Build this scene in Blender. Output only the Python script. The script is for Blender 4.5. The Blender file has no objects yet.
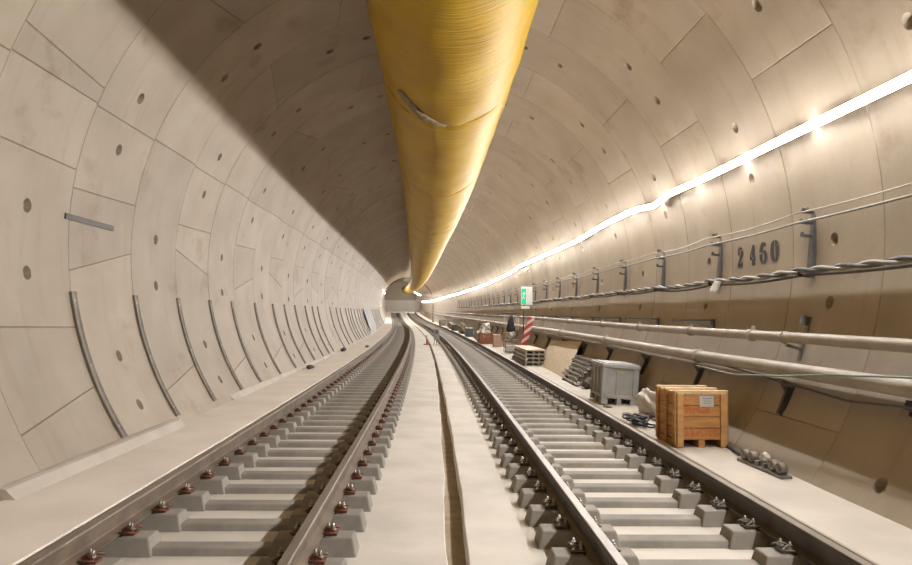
import bpy, bmesh, math, random
import numpy as np
from mathutils import Vector, Matrix
random.seed(7)
SC = bpy.context.scene
COL = SC.collection
PI = math.pi
# ------------------------------------------------------------------ tunnel path
K = 0.00080902; RC = 1 / K; KV = 0.00010092          # left-hand curve, slight sag
U0, ZC, RT = 0.0224, 2.37, 4.241                     # lining circle: centre offset, height, radius
WALK = -0.05; BED = -0.318                            # heights below the rail head
L1, L2, R1, R2 = -2.387, -0.887, 1.145, 2.645        # rail centre lines
RINGW = 1.66; RING0 = 8.05                           # ring joints at 8.05 + 1.66 n

S_TAN = 85.0                                         # beyond this the curve eases into a straight
def TH(s): return K * min(s, S_TAN)
def P(s, u, z):
    t = TH(s); d = max(0.0, s - S_TAN)
    return Vector((-RC + (RC + u) * math.cos(t) - d * math.sin(t), (RC + u) * math.sin(t) + d * math.cos(t), z + KV * s * s / 2 + .0002 * d * d))
def CU(a, dr=0): return U0 + (RT - dr) * math.sin(math.radians(a))
def CZ(a, dr=0): return ZC + (RT - dr) * math.cos(math.radians(a))
def PC(s, a, dr=0): return P(s, CU(a, dr), CZ(a, dr))

# ------------------------------------------------------------------ materials
def new_mat(name):
    m = bpy.data.materials.new(name); m.use_nodes = True
    nt = m.node_tree; nt.nodes.clear()
    o = nt.nodes.new('ShaderNodeOutputMaterial'); b = nt.nodes.new('ShaderNodeBsdfPrincipled')
    nt.links.new(b.outputs[0], o.inputs[0])
    return m, nt, b
GAIN = (.64, .605, .555)        # overall albedo level of the dusty site
def mat(name, col, rough=.7, metal=0, var=.15, scale=6, bump=0, bscale=40, col2=None, detail=5, stretch=None, spec=.5):
    col = tuple(c * g for c, g in zip(col, GAIN))
    m, nt, b = new_mat(name)
    N = nt.nodes.new; L = nt.links.new
    tc = N('ShaderNodeTexCoord'); mp = N('ShaderNodeMapping'); L(tc.outputs['Object'], mp.inputs[0])
    if stretch: mp.inputs['Scale'].default_value = stretch
    n = N('ShaderNodeTexNoise'); n.inputs['Scale'].default_value = scale; n.inputs['Detail'].default_value = detail
    L(mp.outputs[0], n.inputs[0])
    r = N('ShaderNodeValToRGB'); r.color_ramp.elements[0].position = .3; r.color_ramp.elements[1].position = .7
    c2 = col2 or tuple(c * (1 - var) for c in col)
    c1 = col if col2 else tuple(min(1, c * (1 + var)) for c in col)
    r.color_ramp.elements[0].color = (*c2, 1); r.color_ramp.elements[1].color = (*c1, 1)
    L(n.outputs[0], r.inputs[0]); L(r.outputs[0], b.inputs['Base Color'])
    b.inputs['Roughness'].default_value = rough; b.inputs['Metallic'].default_value = metal
    b.inputs['Specular IOR Level'].default_value = spec
    if bump:
        n2 = N('ShaderNodeTexNoise'); n2.inputs['Scale'].default_value = bscale; n2.inputs['Detail'].default_value = 4
        L(mp.outputs[0], n2.inputs[0])
        bp = N('ShaderNodeBump'); bp.inputs['Strength'].default_value = bump; bp.inputs['Distance'].default_value = .01
        L(n2.outputs[0], bp.inputs['Height']); L(bp.outputs[0], b.inputs['Normal'])
    return m

def lining_mat():
    m, nt, b = new_mat('precast_concrete')
    N = nt.nodes.new; L = nt.links.new
    uv = N('ShaderNodeUVMap'); at = N('ShaderNodeAttribute'); at.attribute_name = 'tint'
    def noise(scale, sx, sy, det=5, rough=.55):
        mp = N('ShaderNodeMapping'); L(uv.outputs[0], mp.inputs[0]); mp.inputs['Scale'].default_value = (sx, sy, 1)
        n = N('ShaderNodeTexNoise'); n.inputs['Scale'].default_value = scale; n.inputs['Detail'].default_value = det
        n.inputs['Roughness'].default_value = rough; L(mp.outputs[0], n.inputs[0]); return n.outputs[0]
    def ramp(src, p0, c0, p1, c1):
        r = N('ShaderNodeValToRGB'); e = r.color_ramp.elements
        e[0].position = p0; e[0].color = (*c0, 1); e[1].position = p1; e[1].color = (*c1, 1)
        L(src, r.inputs[0]); return r.outputs[0]
    def mix(kind, f, a, bb):
        x = N('ShaderNodeMix'); x.data_type = 'RGBA'; x.blend_type = kind
        if hasattr(f, 'is_linked'): L(f, x.inputs[0])
        else: x.inputs[0].default_value = f
        L(a, x.inputs[6])
        if isinstance(bb, tuple): x.inputs[7].default_value = (*bb, 1)
        else: L(bb, x.inputs[7])
        return x.outputs[2]
    base = ramp(noise(1.1, 1, 1, 6), .3, LIN0, .72, LIN1)
    pan = ramp(at.outputs['Fac'], 0, (.92, .915, .91), 1, (1.05, 1.05, 1.05))
    c = mix('MULTIPLY', 1, base, pan)
    # rain-like dirt streaks running round the ring, a few brown stains and pale drips
    st = ramp(noise(2.0, 3.2, .35, 4), .55, (0, 0, 0), .8, (.55, .55, .55))
    c = mix('MULTIPLY', st, c, (.78, .72, .64))
    sp = ramp(noise(.9, 1, 1.3, 4, .62), .60, (0, 0, 0), .74, (.65, .65, .65))
    c = mix('MULTIPLY', sp, c, (.60, .50, .38))
    pl = ramp(noise(1.6, 1.4, .5, 3), .66, (0, 0, 0), .78, (.5, .5, .5))
    c = mix('MIX', pl, c, (.42, .352, .275))
    L(c, b.inputs['Base Color'])
    b.inputs['Roughness'].default_value = .62; b.inputs['Specular IOR Level'].default_value = .35
    bp = N('ShaderNodeBump'); bp.inputs['Strength'].default_value = .25; bp.inputs['Distance'].default_value = .01
    L(noise(14, 1, 1, 6), bp.inputs['Height']); L(bp.outputs[0], b.inputs['Normal'])
    return m
LIN0, LIN1 = (.30, .241, .176), (.365, .300, .226)

def duct_mat():
    m, nt, b = new_mat('yellow_vinyl')
    N = nt.nodes.new; L = nt.links.new
    uv = N('ShaderNodeUVMap')
    def noise(sx, sy, det, rough=.5, dist=0):
        mp = N('ShaderNodeMapping'); L(uv.outputs[0], mp.inputs[0]); mp.inputs['Scale'].default_value = (sx, sy, 1)
        mp.inputs['Rotation'].default_value = (0, 0, .0)
        n = N('ShaderNodeTexNoise'); n.inputs['Scale'].default_value = 1; n.inputs['Detail'].default_value = det
        n.inputs['Roughness'].default_value = rough; n.inputs['Distortion'].default_value = dist
        L(mp.outputs[0], n.inputs[0]); return n.outputs[0]
    r = N('ShaderNodeValToRGB'); e = r.color_ramp.elements
    e[0].position = .3; e[0].color = (.32, .178, .001, 1); e[1].position = .7; e[1].color = (.40, .245, .002, 1)
    L(noise(1.2, 1.5, 4), r.inputs[0]); L(r.outputs[0], b.inputs['Base Color'])
    b.inputs['Roughness'].default_value = .45; b.inputs['Specular IOR Level'].default_value = .13
    a = N('ShaderNodeMath'); a.operation = 'ADD'
    L(noise(13, 1.0, 3, .55, .4), a.inputs[0])
    w = N('ShaderNodeMath'); w.operation = 'MULTIPLY'; w.inputs[1].default_value = .5
    L(noise(34, 2.2, 2, .5, .3), w.inputs[0]); L(w.outputs[0], a.inputs[1])
    bp = N('ShaderNodeBump'); bp.inputs['Strength'].default_value = .33; bp.inputs['Distance'].default_value = .03
    L(a.outputs[0], bp.inputs['Height']); L(bp.outputs[0], b.inputs['Normal'])
    return m
def emit_mat(name, col, st):
    m = bpy.data.materials.new(name); m.use_nodes = True; nt = m.node_tree; nt.nodes.clear()
    o = nt.nodes.new('ShaderNodeOutputMaterial'); e = nt.nodes.new('ShaderNodeEmission')
    e.inputs[0].default_value = (*col, 1); e.inputs[1].default_value = st
    nt.links.new(e.outputs[0], o.inputs[0]); return m
def crate_mat(red):
    m = mat('crate_board_marked' if red else 'crate_board', (.62, .31, .095), .75, var=.25, scale=3, stretch=(1, 1, 9), bump=.15, bscale=12)
    if red:
        nt = m.node_tree; N = nt.nodes.new; L = nt.links.new
        b = [n for n in nt.nodes if n.type == 'BSDF_PRINCIPLED'][0]
        src = b.inputs['Base Color'].links[0].from_socket
        tc = N('ShaderNodeTexCoord'); sx = N('ShaderNodeSeparateXYZ'); L(tc.outputs['Object'], sx.inputs[0])
        n = N('ShaderNodeTexNoise'); n.inputs['Scale'].default_value = 26; n.inputs['Detail'].default_value = 1
        L(tc.outputs['Object'], n.inputs[0])
        def cmp(sock, op, v):
            x = N('ShaderNodeMath'); x.operation = op; L(sock, x.inputs[0]); x.inputs[1].default_value = v; return x.outputs[0]
        def mul(a, c):
            x = N('ShaderNodeMath'); x.operation = 'MULTIPLY'; L(a, x.inputs[0])
            if isinstance(c, float): x.inputs[1].default_value = c
            else: L(c, x.inputs[1])
            return x.outputs[0]
        def add(a, c):
            x = N('ShaderNodeMath'); x.operation = 'ADD'; L(a, x.inputs[0]); L(c, x.inputs[1]); return x.outputs[0]
        X, Z = sx.outputs[0], sx.outputs[2]
        up = mul(mul(cmp(Z, 'GREATER_THAN', .40), cmp(Z, 'LESS_THAN', .50)), mul(cmp(X, 'GREATER_THAN', -.21), cmp(X, 'LESS_THAN', .10)))
        lo = mul(mul(cmp(Z, 'GREATER_THAN', .13), cmp(Z, 'LESS_THAN', .24)), mul(cmp(X, 'GREATER_THAN', -.2), cmp(X, 'LESS_THAN', .2)))
        f = mul(mul(add(up, lo), cmp(n.outputs[0], 'GREATER_THAN', .45)), .75)
        mx = N('ShaderNodeMix'); mx.data_type = 'RGBA'; L(f, mx.inputs[0]); L(src, mx.inputs[6]); mx.inputs[7].default_value = (.42, .10, .022, 1)
        L(mx.outputs[2], b.inputs['Base Color'])
    return m

M = {}
M['lining'] = lining_mat()
M['bed'] = mat('screed_concrete', (.86, .82, .76), .75, var=.12, scale=1.7, bump=.2, bscale=25)
M['walk'] = mat('walkway_concrete', (.72, .665, .60), .78, var=.13, scale=1.4, bump=.2, bscale=22)
M['walkleft'] = mat('brightened_walkway_concrete', (1.12, 1.05, .97), .78, var=.08, scale=1.4, bump=.2, bscale=22)  # left walkway copy, colour raised to make up for weak light
M['raildark'] = mat('dark_shaded_rail_steel', (.12, .10, .085), .55, .2, var=.3, scale=4, bump=.1)  # right rails: shade on their sides is put into this colour
M['sleeper'] = mat('sleeper_concrete', (.37, .345, .31), .8, var=.18, scale=5, bump=.3, bscale=45)
M['rail'] = mat('rusty_rail_steel', (.24, .185, .14), .55, .2, var=.3, scale=4, bump=.1)
M['railtop'] = mat('worn_rail_head', (.38, .33, .28), .42, .45, var=.2, scale=5, stretch=(1, .3, 1))
M['clip'] = mat('rust_red_clip', (.23, .085, .045), .6, .3, var=.3, scale=20)
M['clipgrey'] = mat('grey_steel_clip', (.16, .14, .12), .55, .4, var=.3, scale=20)
M['bolt'] = mat('zinc_bolt', (.55, .52, .48), .35, .8, var=.15, scale=20)
M['pad'] = mat('rail_pad_rubber', (.03, .028, .026), .8)
M['strap'] = mat('galvanised_strap', (.27, .235, .20), .5, .25, var=.3, scale=8, stretch=(1, 1, .6))
M['galv'] = mat('galvanised_steel', (.30, .30, .31), .45, .7, var=.25, scale=9)
M['darksteel'] = mat('dark_grey_steel', (.11, .11, .12), .5, .5, var=.3, scale=9)
M['upright'] = mat('blue_grey_steel', (.16, .165, .18), .5, .4, var=.25, scale=9)
M['wheel'] = mat('worn_steel_wheel', (.30, .26, .22), .5, .3, var=.35, scale=14)
M['pipe'] = mat('beige_steel_pipe', (.47, .42, .355), .5, .1, var=.16, scale=3, bump=.08)
M['wire'] = mat('pale_wire', (.55, .51, .46), .45, .4)
M['cable'] = mat('grey_cable', (.115, .11, .105), .55, 0, var=.3, scale=12)
M['cablelight'] = mat('pale_grey_cable', (.33, .315, .295), .5, 0, var=.2, scale=12)
M['black'] = mat('black_rubber', (.02, .02, .022), .6, var=.3)
M['hose'] = mat('pale_green_hose', (.30, .38, .30), .5, var=.15)
M['paper'] = mat('white_paper', (.75, .73, .68), .8, var=.06)
M['print'] = mat('faded_print', (.35, .42, .5), .8, var=.1)
M['paint'] = mat('black_stencil_paint', (.06, .055, .06), .75, var=.4, scale=30)
M['lamp'] = emit_mat('lit_tube', (.985, .985, .99), 76)
M['lampcap'] = mat('white_lamp_cap', (.75, .75, .73), .5)
M['duct'] = duct_mat()
M['ductband'] = mat('yellow_seam_band', (.58, .34, .012), .45, var=.12, scale=6)
M['patch'] = mat('grey_inner_fabric', (.27, .20, .11), .6, var=.45, scale=14)
M['wood'] = crate_mat(False); M['woodred'] = crate_mat(True)
M['woodpale'] = mat('pale_batten_wood', (.72, .40, .15), .75, var=.2, scale=3, stretch=(1, 1, 6), bump=.12)
M['lid'] = mat('pale_lid_wood', (.86, .64, .38), .75, var=.14, scale=3, stretch=(1, 6, 1))
M['ply'] = mat('plywood', (.86, .74, .57), .7, var=.1, scale=3, stretch=(1, 1, 5))
M['greybox'] = mat('grey_plastic', (.46, .47, .47), .5, var=.1, scale=5, bump=.05)
M['yellow'] = mat('yellow_sticker', (.6, .5, .15), .6)
M['alu'] = mat('aluminium_profile', (.60, .59, .57), .4, .55, var=.2, scale=7)
M['white'] = mat('white_plastic_sheet', (.74, .71, .66), .6, var=.08, bump=.5, bscale=14)
M['rubble'] = mat('grey_rubble', (.36, .32, .27), .85, var=.25, scale=20)
M['red'] = mat('red_plastic', (.62, .07, .05), .45, var=.12)
M['redwhite'] = mat('white_reflective', (.82, .76, .72), .45)
M['brown'] = mat('brown_box_board', (.33, .13, .06), .7, var=.2)
M['pink'] = mat('pinkish_board', (.62, .45, .36), .75, var=.1)
M['beige'] = mat('beige_sacking', (.46, .41, .33), .85, var=.2, scale=9, bump=.6, bscale=12)
M['slate'] = mat('slate_plastic', (.10, .12, .14), .5, var=.2)
M['navy'] = mat('dark_fabric', (.035, .033, .05), .8, var=.3, bump=.5, bscale=10)
M['darkwood'] = mat('dark_timber', (.13, .10, .075), .8, var=.3, scale=8)
M['greyply'] = mat('grey_timber', (.40, .365, .31), .8, var=.2, scale=6)
M['green'] = emit_mat('lit_green_panel', (.04, .80, .38), .38)
M['signwhite'] = mat('white_sign_panel', (.82, .82, .80), .5, var=.03)
M['endwall'] = mat('whitewashed_wall', (.74, .70, .64), .8, var=.04, scale=2)
M['dirt'] = mat('gutter_dirt', (.44, .35, .24), .9, var=.25, scale=6, bump=.3)
M['greypanel'] = mat('grey_panel', (.38, .37, .36), .6, var=.12)

# ------------------------------------------------------------------ mesh builder
class MB:
    def __init__(s): s.v = []; s.f = []; s.mi = []; s.sm = []; s.uv = None; s.tint = None
    def add(s, vs, fs, mi=0, smooth=False):
        o = len(s.v); s.v += [Vector(v) for v in vs]
        for f in fs: s.f.append([i + o for i in f]); s.mi.append(mi); s.sm.append(smooth)
        return o
    def box(s, c, d, mi=0, M4=None):
        x, y, z = d[0] / 2, d[1] / 2, d[2] / 2
        vs = [Vector((c[0] + a * x, c[1] + b * y, c[2] + e * z)) for e in (-1, 1) for b in (-1, 1) for a in (-1, 1)]
        if M4: vs = [M4 @ v for v in vs]
        s.add(vs, [(0, 2, 3, 1), (4, 5, 7, 6), (0, 1, 5, 4), (2, 6, 7, 3), (0, 4, 6, 2), (1, 3, 7, 5)], mi)
    def hexa(s, vs, mi=0):      # 8 corners, bottom 4 (ccw) then top 4
        s.add(vs, [(3, 2, 1, 0), (4, 5, 6, 7), (0, 1, 5, 4), (1, 2, 6, 5), (2, 3, 7, 6), (3, 0, 4, 7)], mi)
    def sweep(s, frames, prof, mi=0, smooth=False, caps=True, closed=True):
        n = len(prof); vs = []
        for fr in frames: vs += [fr(p) for p in prof]
        fs = []
        for i in range(len(frames) - 1):
            for j in range(n if closed else n - 1):
                a = i * n + j; b = i * n + (j + 1) % n
                fs.append((a, b, b + n, a + n))
        o = s.add(vs, fs, mi, smooth)
        if caps and closed:
            s.f.append([o + j for j in range(n)][::-1]); s.mi.append(mi); s.sm.append(False)
            s.f.append([o + (len(frames) - 1) * n + j for j in range(n)]); s.mi.append(mi); s.sm.append(False)
    def tube(s, pts, r, n=8, mi=0, smooth=True, caps=True):
        pts = [Vector(p) for p in pts]; fr = []
        up = None
        rs = r if isinstance(r, (list, tuple)) else [r] * len(pts)
        for i, p in enumerate(pts):
            d = (pts[min(i + 1, len(pts) - 1)] - pts[max(i - 1, 0)]).normalized()
            if up is None: up = Vector((0, 0, 1)) if abs(d.z) < .9 else Vector((1, 0, 0))
            a = d.cross(up).normalized(); b = a.cross(d).normalized(); up = b
            fr.append((lambda q, p=p, a=a, b=b, rr=rs[i]: p + a * q[0] * rr + b * q[1] * rr))
        s.sweep(fr, [(math.cos(2 * PI * k / n), math.sin(2 * PI * k / n)) for k in range(n)], mi, smooth, caps)
    def build(s, name, mats, parent=None, origin=None, bevel=0):
        me = bpy.data.meshes.new(name)
        o = Vector(origin) if origin is not None else Vector((0, 0, 0))
        me.from_pydata([v - o for v in s.v], [], s.f)
        for m in (mats if isinstance(mats, (list, tuple)) else [mats]): me.materials.append(m)
        me.polygons.foreach_set('material_index', s.mi); me.polygons.foreach_set('use_smooth', s.sm)
        if s.uv is not None:
            l = me.uv_layers.new(name='UVMap')
            idx = np.empty(len(me.loops), dtype=np.int32); me.loops.foreach_get('vertex_index', idx)
            l.data.foreach_set('uv', np.array(s.uv, dtype=np.float32)[idx].ravel())
        if s.tint is not None:
            a = me.attributes.new('tint', 'FLOAT', 'FACE'); a.data.foreach_set('value', s.tint)
        me.update()
        ob = bpy.data.objects.new(name, me); COL.objects.link(ob); ob.location = o
        if parent is not None: ob.parent = parent; 
        if bevel:
            md = ob.modifiers.new('bevel', 'BEVEL'); md.width = bevel; md.segments = 2; md.limit_method = 'ANGLE'
        return ob
def tag(o, label, cat, group=None, kind=None):
    if label: o['label'] = label
    if cat: o['category'] = cat
    if group: o['group'] = group
    if kind: o['kind'] = kind
    return o
def empty(name, s, u, z, label, cat, group=None, yaw=0):
    o = bpy.data.objects.new(name, None); COL.objects.link(o)
    o.empty_display_size = .1
    o.location = P(s, u, z); o.rotation_euler = (0, 0, TH(s) + yaw)
    return tag(o, label, cat, group)
def move(o, s, u, z, yaw=0): o.location = P(s, u, z); o.rotation_euler = (0, 0, TH(s) + yaw)
def copy_tree(o, parent=None):
    c = o.copy(); COL.objects.link(c)
    if parent: c.parent = parent
    for ch in list(o.children): copy_tree(ch, c)
    return c
def wchild(mb, name, mats, root, bevel=0):
    """part whose mesh is given in world space, parented to a root placed without rotation"""
    ob = mb.build(name, mats, None, root.location, bevel); ob.location = (0, 0, 0); ob.parent = root; return ob
def wroot(name, s, u, z, label, cat, group=None):
    o = bpy.data.objects.new(name, None); COL.objects.link(o); o.location = P(s, u, z); o.empty_display_size = .1
    return tag(o, label, cat, group)
ORD = 'nearest second third fourth fifth sixth seventh eighth ninth tenth eleventh twelfth thirteenth fourteenth fifteenth sixteenth seventeenth eighteenth nineteenth twentieth'.split()
TENS = {20: 'twenty', 30: 'thirty', 40: 'forty', 50: 'fifty', 60: 'sixty', 70: 'seventy', 80: 'eighty', 90: 'ninety'}
def ordw(n):      # 0-based
    if n < 20: return ORD[n]
    k = n + 1; t, r = k // 10 * 10, k % 10
    if t >= 100: return None
    if r == 0: return TENS[t][:-1] + 'ieth'
    return TENS[t] + '-' + ['', 'first', 'second', 'third', 'fourth', 'fifth', 'sixth', 'seventh', 'eighth', 'ninth'][r]
def srange(a, b, st):
    n = max(1, int(round((b - a) / st))); return [a + (b - a) * i / n for i in range(n + 1)]
def adapt(a, b, near=.8, far=4):
    out = [a]
    while out[-1] < b: out.append(min(b, out[-1] + max(near, min(far, abs(out[-1]) * .05))))
    return out
S_END = 215.0

# ------------------------------------------------------------------ lining: segment panels with V-groove joints and bolt pockets
class Lin(MB):
    def __init__(s): super().__init__(); s.uv = []; s.tint = []
LIN = {'wall_left': Lin(), 'wall_right': Lin(), 'ceiling': Lin()}
def lin_add(mb, pts, faces, tint, smooth):
    o = mb.add([PC(*p) for p in pts], faces, 0, smooth)
    mb.uv += [(p[0], math.radians(p[1]) * RT) for p in pts]
    mb.tint += [tint] * len(faces)
    return o
def panel(s0, s1, t0, t1, tint, off, pockets, step, detail):
    """t0,t1: (angle at s0, angle at s1) of the two longitudinal joints"""
    mid = (t0[0] + t0[1] + t1[0] + t1[1]) / 4
    mb = LIN['ceiling'] if abs(mid) < 50 else LIN['wall_left'] if mid < 0 else LIN['wall_right']
    W = s1 - s0
    gr, gd = .010, .013
    m0, m1 = sum(t0) / 2, sum(t1) / 2
    span = m1 - m0; eg = math.degrees(gr / RT) / span; eb = gr / W
    n = max(2, int(round(span / step)))
    al = [i / n for i in range(n + 1)]; al[0] = eg; al[-1] = 1 - eg
    pf = []
    pr = .075; ph = math.degrees(.115 / RT) / span
    for p in pockets:
        c = (p - m0) / span
        if c < .03 or c > .97: continue
        al = [a for a in al if abs(a - c) > ph * 1.6 or a in (eg, 1 - eg)] + [c - ph, c + ph]; pf.append(c)
    al = sorted(al)
    bl = [eb, 1 - eb]
    if pf: bl = [eb, .5 - .115 / W, .5 + .115 / W, 1 - eb]
    elif detail: bl = [eb, .5, 1 - eb]
    def ang(a, b): x = t0[0] + (t0[1] - t0[0]) * b; y = t1[0] + (t1[1] - t1[0]) * b; return x + (y - x) * a
    def pt(a, b, dr=0): return (s0 + W * b, ang(a, b), off + dr)
    pts = [pt(a, b) for a in al for b in bl]; nb = len(bl); fs = []
    for i in range(len(al) - 1):
        for j in range(nb - 1):
            if pf and j == 1 and any(abs((al[i] + al[i + 1]) / 2 - c) < 1e-6 for c in pf): continue
            a = i * nb + j; fs.append((a, a + 1, a + nb + 1, a + nb))
    lin_add(mb, pts, fs, tint, True)
    # pockets: a shallow round cup cut into the segment
    for c in pf:
        sc, tc = s0 + W / 2, ang(c, .5)
        cor = [pt(c - ph, bl[1]), pt(c - ph, bl[2]), pt(c + ph, bl[2]), pt(c + ph, bl[1])]
        q = []
        for k in range(16):
            w = PI * 1.25 - 2 * PI * k / 16         # starts toward corner 0 (-s,-angle)
            q.append((pr * math.cos(w), pr * math.sin(w)))
        ring = [(sc + x, tc + math.degrees(y / RT), off) for x, y in q]
        ring_a = [(sc + x, tc + math.degrees(y / RT), off) for x, y in [(pr * math.sin(0), 0)] * 0]
        # order corners to match ring quadrants: ring[0] at (-,-), ring[4] at (-,+), ring[8] at (+,+), ring[12] at (+,-)
        cor = [cor[0], cor[3], cor[2], cor[1]]
        ptsq = cor + ring
        fq = []
        for k in range(4):
            fq.append([k, (k + 1) % 4] + [4 + (4 * (k + 1) - i) % 16 for i in range(5)])
        lin_add(mb, ptsq, fq, tint, False)
        cup = ring + [(sc + x * .78, tc + math.degrees(y * .78 / RT), off - .07) for x, y in q]
        fc = [(i, (i + 1) % 16, 16 + (i + 1) % 16, 16 + i) for i in range(16)] + [list(range(16, 32))]
        lin_add(mb, cup, fc, max(0, tint - .5), False)  # lower tint puts the shade inside the pocket into its colour
    # V-groove edges
    for (A, flip) in (([(eg, b, 0.0) for b in [eb] + bl[1:-1] + [1 - eb]], 0), ([(1 - eg, b, 1.0) for b in [eb] + bl[1:-1] + [1 - eb]], 1)):
        pts = [pt(a, b) for a, b, z in A] + [pt(z, 0 if i == 0 else 1 if i == len(A) - 1 else b, -gd) for i, (a, b, z) in enumerate(A)]
        k = len(A); lin_add(mb, pts, [(i, i + 1, k + i + 1, k + i) for i in range(k - 1)], tint * .5, False)
    for b, z in ((eb, 0.0), (1 - eb, 1.0)):
        pts = [pt(a, b) for a in al] + [pt(0 if i == 0 else 1 if i == len(al) - 1 else a, z, -gd) for i, a in enumerate(al)]
        k = len(al); lin_add(mb, pts, [(i, i + 1, k + i + 1, k + i) for i in range(k - 1)], tint * .5, False)
n0 = -9
nring = int((S_END - RING0) / RINGW) + 1
for n in range(n0, nring):
    s0 = RING0 + RINGW * n; s1 = s0 + RINGW
    even = n % 2 == 0
    sl = 2.3 if n % 4 == 0 else -2.3
    if even:
        J = [(-131, -131), (-93.5 - sl, -93.5 + sl) if n % 4 == 0 else (-90.5 + 2.3, -90.5 - 2.3), (-82.8, -82.2), (-69.3, -69.3), (-43 - sl, -43 + sl), (3, 3), (49, 49), (95.3, 94.3), (131, 131)]
        pk = [-64.3, -74.0, -110, -119, 67.5, 77.1, 21.5, 31, -27, -17.5, 121.7]
        if n > 12: J.pop(2)
    else:
        J = [(-131, -131), (-118.4, -114.1), (-69, -69), (-21 - sl, -21 + sl), (26, 26), (62.5, 62.2), (117.3, 117.3), (131, 131)]
        pk = [-87.4, -96.8, 44.5, 53.9, 90.4, 99.6, -1, 8.5, -41, -50.5]
        if n == -1:
            J = J[:2] + [(-104.2, -104.7), (-79.6, -80.0)] + J[2:]
            J.insert(5, (-65.0, -66.5))
    det = n < 26
    off = random.uniform(-.004, .004)
    for i in range(len(J) - 1):
        panel(s0, s1, J[i], J[i + 1], random.random(), off + random.uniform(-.0015, .0015),
              [p for p in pk if sum(J[i]) / 2 < p < sum(J[i + 1]) / 2] if n < 32 else [], 3 if det else 6, det)
for k, mb in LIN.items(): mb.build(k, M['lining'])['kind'] = 'structure'

# ------------------------------------------------------------------ floor, walkways
def sect(mb, prof_fn, ss, mi=0, smooth=False):
    n = len(prof_fn(ss[0])); vs = []
    for s in ss: vs += [P(s, u, z) for u, z in prof_fn(s)]
    fs = [(i * n + j, i * n + j + 1, (i + 1) * n + j + 1, (i + 1) * n + j) for i in range(len(ss) - 1) for j in range(n - 1)]
    mb.add(vs, fs, mi, smooth)
SS = adapt(-6, S_END, .6, 3)
EDL, EDR = -2.53, 2.745
def wob(s, ph): return .012 * math.sin(s * 1.7 + ph) + .008 * math.sin(s * 4.1 + ph * 2)
def gl(s): return float(np.interp(s, [3, 9, 22, 60], [.098, .131, .194, .20])) + wob(s, .3)
def gR(s): return float(np.interp(s, [3, 9, 22, 60], [.258, .295, .29, .295])) + wob(s, 2) * .6
fb = MB()
sect(fb, lambda s: [(EDL - .02, BED), (gl(s) - .01, BED), (gl(s), BED - .008)], SS)
sect(fb, lambda s: [(gl(s), BED - .008), (gl(s) + .005, BED - .13)], SS)
sect(fb, lambda s: [(gl(s) + .005, BED - .13), (gR(s) - .005, BED - .13)], SS, 1)
sect(fb, lambda s: [(gR(s) - .005, BED - .13), (gR(s), BED - .008)], SS)
sect(fb, lambda s: [(gR(s), BED - .008), (gR(s) + .01, BED), (EDR + .02, BED)], SS)
fl = fb.build('floor', [M['bed'], M['dirt']]); fl['kind'] = 'structure'
wl = MB(); sect(wl, lambda s: [(-3.62, WALK + .004), (EDL - .012, WALK), (EDL, WALK - .012), (EDL, BED - .02)], SS)
wl.build('trim_1', M['walkleft'])['kind'] = 'structure'
wr = MB(); sect(wr, lambda s: [(EDR, BED - .02), (EDR, WALK - .035), (EDR + .006, WALK - .028), (EDR + .05, WALK - .026), (EDR + .056, WALK - .008), (EDR + .07, WALK), (3.62, WALK + .004)], SS)
wr.build('trim_2', M['walk'])['kind'] = 'structure'
# whitewashed far end
S_WALL = 190
ew = MB()
ring = [(CU(a, -.02), CZ(a, -.02)) for a in range(-135, 136, 6)]
N_ = len(ring)
ew.add([P(S_WALL, u, z) for u, z in ring] + [P(S_WALL + .3, u, z) for u, z in ring],
       [list(range(N_)), list(range(N_, 2 * N_))[::-1]] + [(i, (i + 1) % N_, N_ + (i + 1) % N_, N_ + i) for i in range(N_)])
ew.build('wall_back', M['lining'])['kind'] = 'structure'
pt_ = wroot('partition', 150, 0, BED, 'whitewashed partition closing the lower part of the tunnel at the far bend', 'partition')
for x0, x1 in ((-3.75, -1.2), (-1.2, 1.25), (1.25, 3.8)):
    m = MB(); m.hexa([P(150, x0 + .02, .02), P(150, x1 - .02, .02), P(150.1, x1 - .02, .02), P(150.1, x0 + .02, .02), P(150, x0 + .02, 2.5), P(150, x1 - .02, 2.5), P(150.1, x1 - .02, 2.5), P(150.1, x0 + .02, 2.5)])
    wchild(m, 'panel', M['endwall'], pt_)
for x in (-3.75, -1.2, 1.25, 3.8):
    m = MB(); m.tube([P(150.2, x, BED), P(150.2, x, 2.55)], .05, 6); wchild(m, 'post', M['signwhite'], pt_)

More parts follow.
